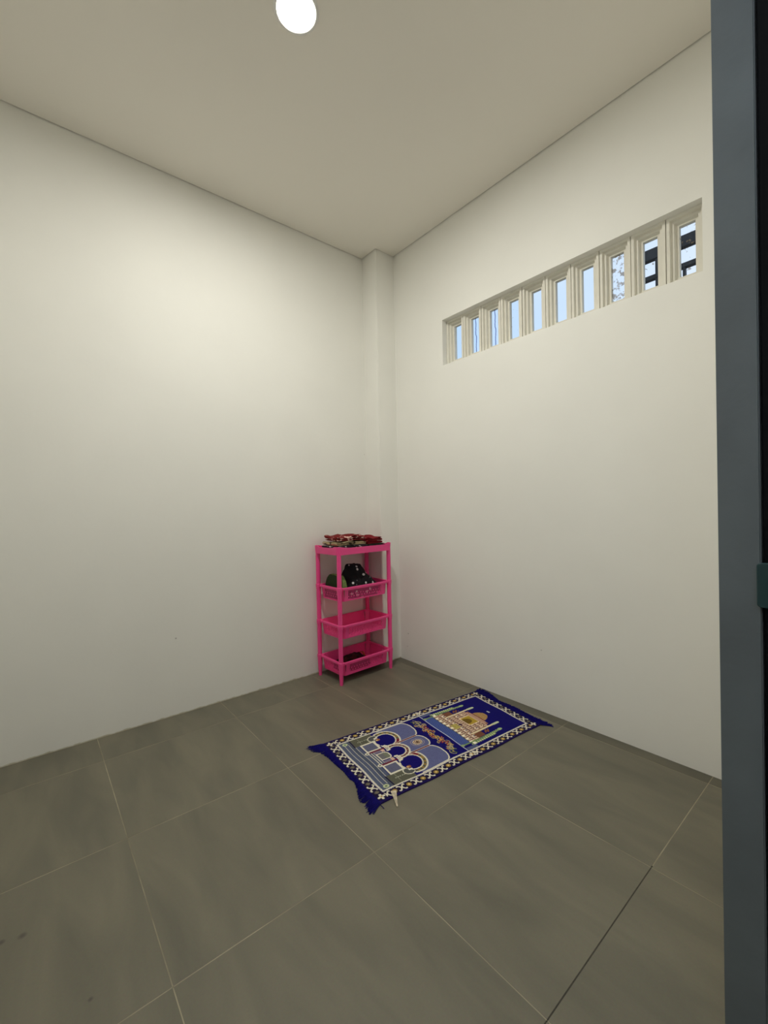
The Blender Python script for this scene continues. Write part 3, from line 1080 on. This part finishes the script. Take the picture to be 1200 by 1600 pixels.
for sg in (-1, 1):
    paint(ell(700, 250 + sg * 72, 11, 9) < 1, P(240, 222, 196)); paint(ell(703, 250 + sg * 72, 6, 5) < 1, P(84, 50, 80))
    paint(ell(738, 250 + sg * 70, 11, 9) < 1, P(226, 200, 170)); paint(ell(740, 250 + sg * 70, 5, 4) < 1, P(120, 70, 84))
    paint(seg(650, 250 + sg * 99, 822, 250 + sg * 99, 13), P(222, 206, 168))
    paint(seg(800, 250 + sg * 99, 834, 250 + sg * 99, 15), P(196, 204, 168))
    paint(ell(834, 250 + sg * 99, 10, 7) < 1, P(206, 214, 180))
    # outer green minaret and its foot
    vm = 250 + sg * 158
    paint(seg(538, 250 + sg * 150, 770, vm - sg * 2, 9), GREEN)
    paint(seg(590, vm + sg * 8, 742, vm + sg * 8, 13), P(196, 206, 160))
    paint(seg(590, vm + sg * 8, 742, vm + sg * 8, 13) & ((Ug % 14) < 5), P(110, 130, 80))
    paint(rect(596, 612, vm - 2, vm + 16), P(240, 236, 214))
    paint(seg(690, vm, 800, vm - sg * 6, 16) & ((np.abs(Ug * 1.3 + Vg) % 17) < 11), P(150, 170, 120))
    paint(ell(796, vm - sg * 6, 15, 9) < 1, P(160, 186, 130))
    paint(ell(728, 250 + sg * 124, 24, 16) < (0.5 + 0.5 * np.cos(Ug / 3.0 + Vg / 4.0)), P(134, 84, 52))
    paint(ell(538, 250 + sg * 150, 11, 9) < 1, P(140, 160, 120))
# iwan frame
paint(rect(688, 762, 200, 286), P(232, 206, 176)); paint(rect(693, 757, 205, 281), P(176, 148, 52))
paint(rect(693, 700, 205, 281), P(206, 180, 90))
paint((ell(700, 243, 38, 26) < 1) & rect(693, 757, 205, 281), P(110, 86, 30))
# roof and dome
paint(rect(762, 786, 170, 330), P(160, 112, 96)); paint(rect(768, 772, 174, 326), P(226, 196, 170)); paint(rect(780, 784, 186, 314), P(222, 194, 160))
paint((ell(786, 247, 56, 47) < 1) & (Ug > 786), P(188, 152, 96))
paint((ell(786, 247, 56, 47) < 1) & (Ug > 786) & (((Vg - 247) / np.clip(60 - (Ug - 786), 6, 60) * 5 % 1) < 0.32), P(130, 92, 62))
paint(rect(784, 792, 196, 300), P(128, 60, 70))
paint((ell(872, 240, 6, 11) < 1), P(206, 210, 210))
# plain navy margin on the outer edge
paint(s < A - 2, P(18, 10, 76))
paint((s < 3), P(34, 20, 70))
# woven irregularity
n_ = rng.normal(0, 1, (NU, NV))
n_ = (n_ + np.roll(n_, 1, 0) + np.roll(n_, 1, 1)) / 3
col = np.clip(col * (1 + 0.10 * n_[..., None]), 0, 1)

x = Ug / 1000.0
y = -Vg / 1000.0
uu = x / RL
vv_ = -y / RWD
# real outline: near side tapers towards the wall end, edges slightly wavy
y = y * (1 - 0.058 * uu ** 1.4) + 0.002 * np.sin(uu * 17) * vv_
x = x - 0.024 * uu * vv_ ** 1.3 + 0.0015 * np.sin(vv_ * 14)
z = 0.0052 + 0.0010 * np.sin(uu * 23 + vv_ * 5) * np.sin(vv_ * 9) + 0.0004 * n_
z = z + 0.0035 * np.exp(-((uu - 0.03) / 0.02) ** 2) * np.exp(-((vv_ - 0.95) / 0.1) ** 2)
top = np.stack([x, y, z], -1).reshape(-1, 3)
ii = np.arange(NU * NV).reshape(NU, NV)
quads = np.stack([ii[:-1, :-1], ii[:-1, 1:], ii[1:, 1:], ii[1:, :-1]], -1).reshape(-1, 4)
# boundary skirt down to the tiles
per = np.concatenate([ii[:, 0], ii[-1, 1:], ii[-2::-1, -1], ii[0, -2:0:-1]])
skirt = top[per].copy(); skirt[:, 2] = 0.0006
base = len(top)
k = np.arange(len(per)); kn = (k + 1) % len(per)
sq = np.stack([per[k], per[kn], base + kn, base + k], -1)
verts = np.concatenate([top, skirt])
faces = np.concatenate([quads, sq])
me = bpy.data.meshes.new('pile')
me.vertices.add(len(verts)); me.vertices.foreach_set('co', verts.ravel())
me.loops.add(faces.size); me.loops.foreach_set('vertex_index', faces.ravel())
me.polygons.add(len(faces)); me.polygons.foreach_set('loop_start', np.arange(len(faces)) * 4)
me.polygons.foreach_set('loop_total', np.full(len(faces), 4))
me.update(calc_edges=True); me.validate()
vc = me.color_attributes.new('weave', 'FLOAT_COLOR', 'POINT')
cc = np.ones((len(verts), 4)); cc[:base, :3] = col.reshape(-1, 3); cc[base:, :3] = P(24, 14, 92)
vc.data.foreach_set('color', cc.ravel().astype(np.float32))
M_rug = bpy.data.materials.new('woven_rug')
M_rug.use_nodes = True
nt = M_rug.node_tree
b_ = nt.nodes['Principled BSDF']
b_.inputs['Roughness'].default_value = 0.9
b_.inputs['Specular IOR Level'].default_value = 0.15
at = nt.nodes.new('ShaderNodeAttribute'); at.attribute_name = 'weave'
nt.links.new(at.outputs['Color'], b_.inputs['Base Color'])
tcn = nt.nodes.new('ShaderNodeTexCoord')
wv = nt.nodes.new('ShaderNodeTexNoise'); wv.inputs['Scale'].default_value = 700
nt.links.new(tcn.outputs['Object'], wv.inputs['Vector'])
bp = nt.nodes.new('ShaderNodeBump'); bp.inputs['Strength'].default_value = 0.3; bp.inputs['Distance'].default_value = 0.001
nt.links.new(wv.outputs['Fac'], bp.inputs['Height']); nt.links.new(bp.outputs['Normal'], b_.inputs['Normal'])
me.materials.append(M_rug)
po = bpy.data.objects.new('woven_pile', me); C.objects.link(po); po.parent = rug
po.location = (0, 0, 0)

M_fr = mat('fringe_yarn', lin((14, 8, 92)), rough=0.9, var=0.3, scale=60, spec=0.15)
def rug_edge(left, v):
    vv = v / 500.0
    if left:
        return Vector((0.0015 * math.sin(vv * 14), -v / 1000.0, 0))
    return Vector((1.0 - 0.024 * vv ** 1.3 + 0.0015 * math.sin(vv * 14), -v / 1000.0 * (1 - 0.058), 0))
def fringe(left, prof, lean, n):
    """thick tufted yarn strands; prof: (v, length) table in mm"""
    vs_, fs = [], []
    pv, pl = [p[0] for p in prof], [p[1] for p in prof]
    sgn = -1 if left else 1
    for i in range(n):
        v = 500 * (i + random.uniform(-.4, .4)) / (n - 1)
        v = min(500, max(0, v))
        L = np.interp(v, pv, pl) / 1000 * random.uniform(0.78, 1.06) + 0.004
        e = rug_edge(left, v)
        ln_ = np.interp(v, [q[0] for q in lean], [q[1] for q in lean]) + random.uniform(-.10, .10)
        d = Vector((sgn * math.cos(ln_), -math.sin(ln_), 0))
        side = Vector((-d.y, d.x, 0))
        hw = random.uniform(0.0016, 0.0026)
        cv = random.uniform(-.25, .25)
        nb = len(vs_)
        z0 = random.uniform(0.0042, 0.0056)
        K = 5
        for k in range(K):
            tt = k / (K - 1)
            c = e + d * (L * tt - 0.004) + side * (cv * L * tt * tt * 0.5)
            zc = z0 * (1 - tt) + 0.0012 * tt + 0.0012 * math.sin(tt * 6 + i) * (0 < k < K - 1)
            ww = hw * (1 - 0.55 * tt)
            vs_ += [tuple(c + side * ww + Vector((0, 0, zc))), tuple(c - side * ww + Vector((0, 0, zc))), tuple(c + Vector((0, 0, max(0.0004, zc - 0.0028)))) if False else tuple(c + Vector((0, 0, zc + 0.0014)))]
        for k in range(K - 1):
            a_, b2 = nb + 3 * k, nb + 3 * (k + 1)
            for q in range(3):
                r_ = (q + 1) % 3
                fs.append((a_ + q, a_ + r_, b2 + r_, b2 + q))
        fs.append((nb + 3 * K - 3, nb + 3 * K - 2, nb + 3 * K - 1))
    me = bpy.data.meshes.new('fringe')
    me.from_pydata(vs_, [], fs)
    me.materials.append(M_fr)
    o = bpy.data.objects.new('fringe', me); C.objects.link(o); o.parent = rug
    o['kind'] = 'stuff'
    return o
fringe(True, [(0, 76), (25, 66), (50, 42), (110, 25), (234, 17), (300, 22), (325, 14), (370, 24), (410, 46), (440, 52), (452, 42), (470, 55), (495, 66), (500, 58)], [(0, -0.3), (30, 0.05), (120, 0.15), (350, 0.1), (440, 0.25), (500, 0.5)], 620)
fringe(False, [(0, 38), (12, 64), (60, 56), (110, 44), (170, 30), (271, 44), (359, 44), (410, 50), (450, 58), (490, 64), (500, 62)], [(0, -0.45), (60, 0.0), (300, 0.25), (420, 0.5), (500, 0.75)], 620)

# cream maker's tag turned out over the near edge, and a loose thread
bm = bmesh.new()
pts = [(0.070, -0.470), (0.092, -0.478), (0.066, -0.520), (0.050, -0.548), (0.046, -0.546), (0.058, -0.508)]
zt_ = [0.0095, 0.0095, 0.009, 0.003, 0.0028, 0.009]
loft(bm, [[(p_[0], p_[1], z_) for p_, z_ in zip(pts, zt_)], [(p_[0], p_[1], z_ + 0.0012) for p_, z_ in zip(pts, zt_)]])
tg = obj('tag', bm, mat('cream_tag', (0.50, 0.43, 0.32), rough=0.8, var=0.35, scale=70), rug)
tg['label'] = 'cream fabric tag turned out over the near edge'
bm = bmesh.new()
loft(bm, [[(0.0 + 0.0 * k, -0.500 - 0.010 * k, 0.0035), (0.003, -0.500 - 0.010 * k, 0.0035), (0.0015, -0.500 - 0.010 * k, 0.0055)] for k in range(4)])
obj('loose_thread', bm, M_fr, rug)
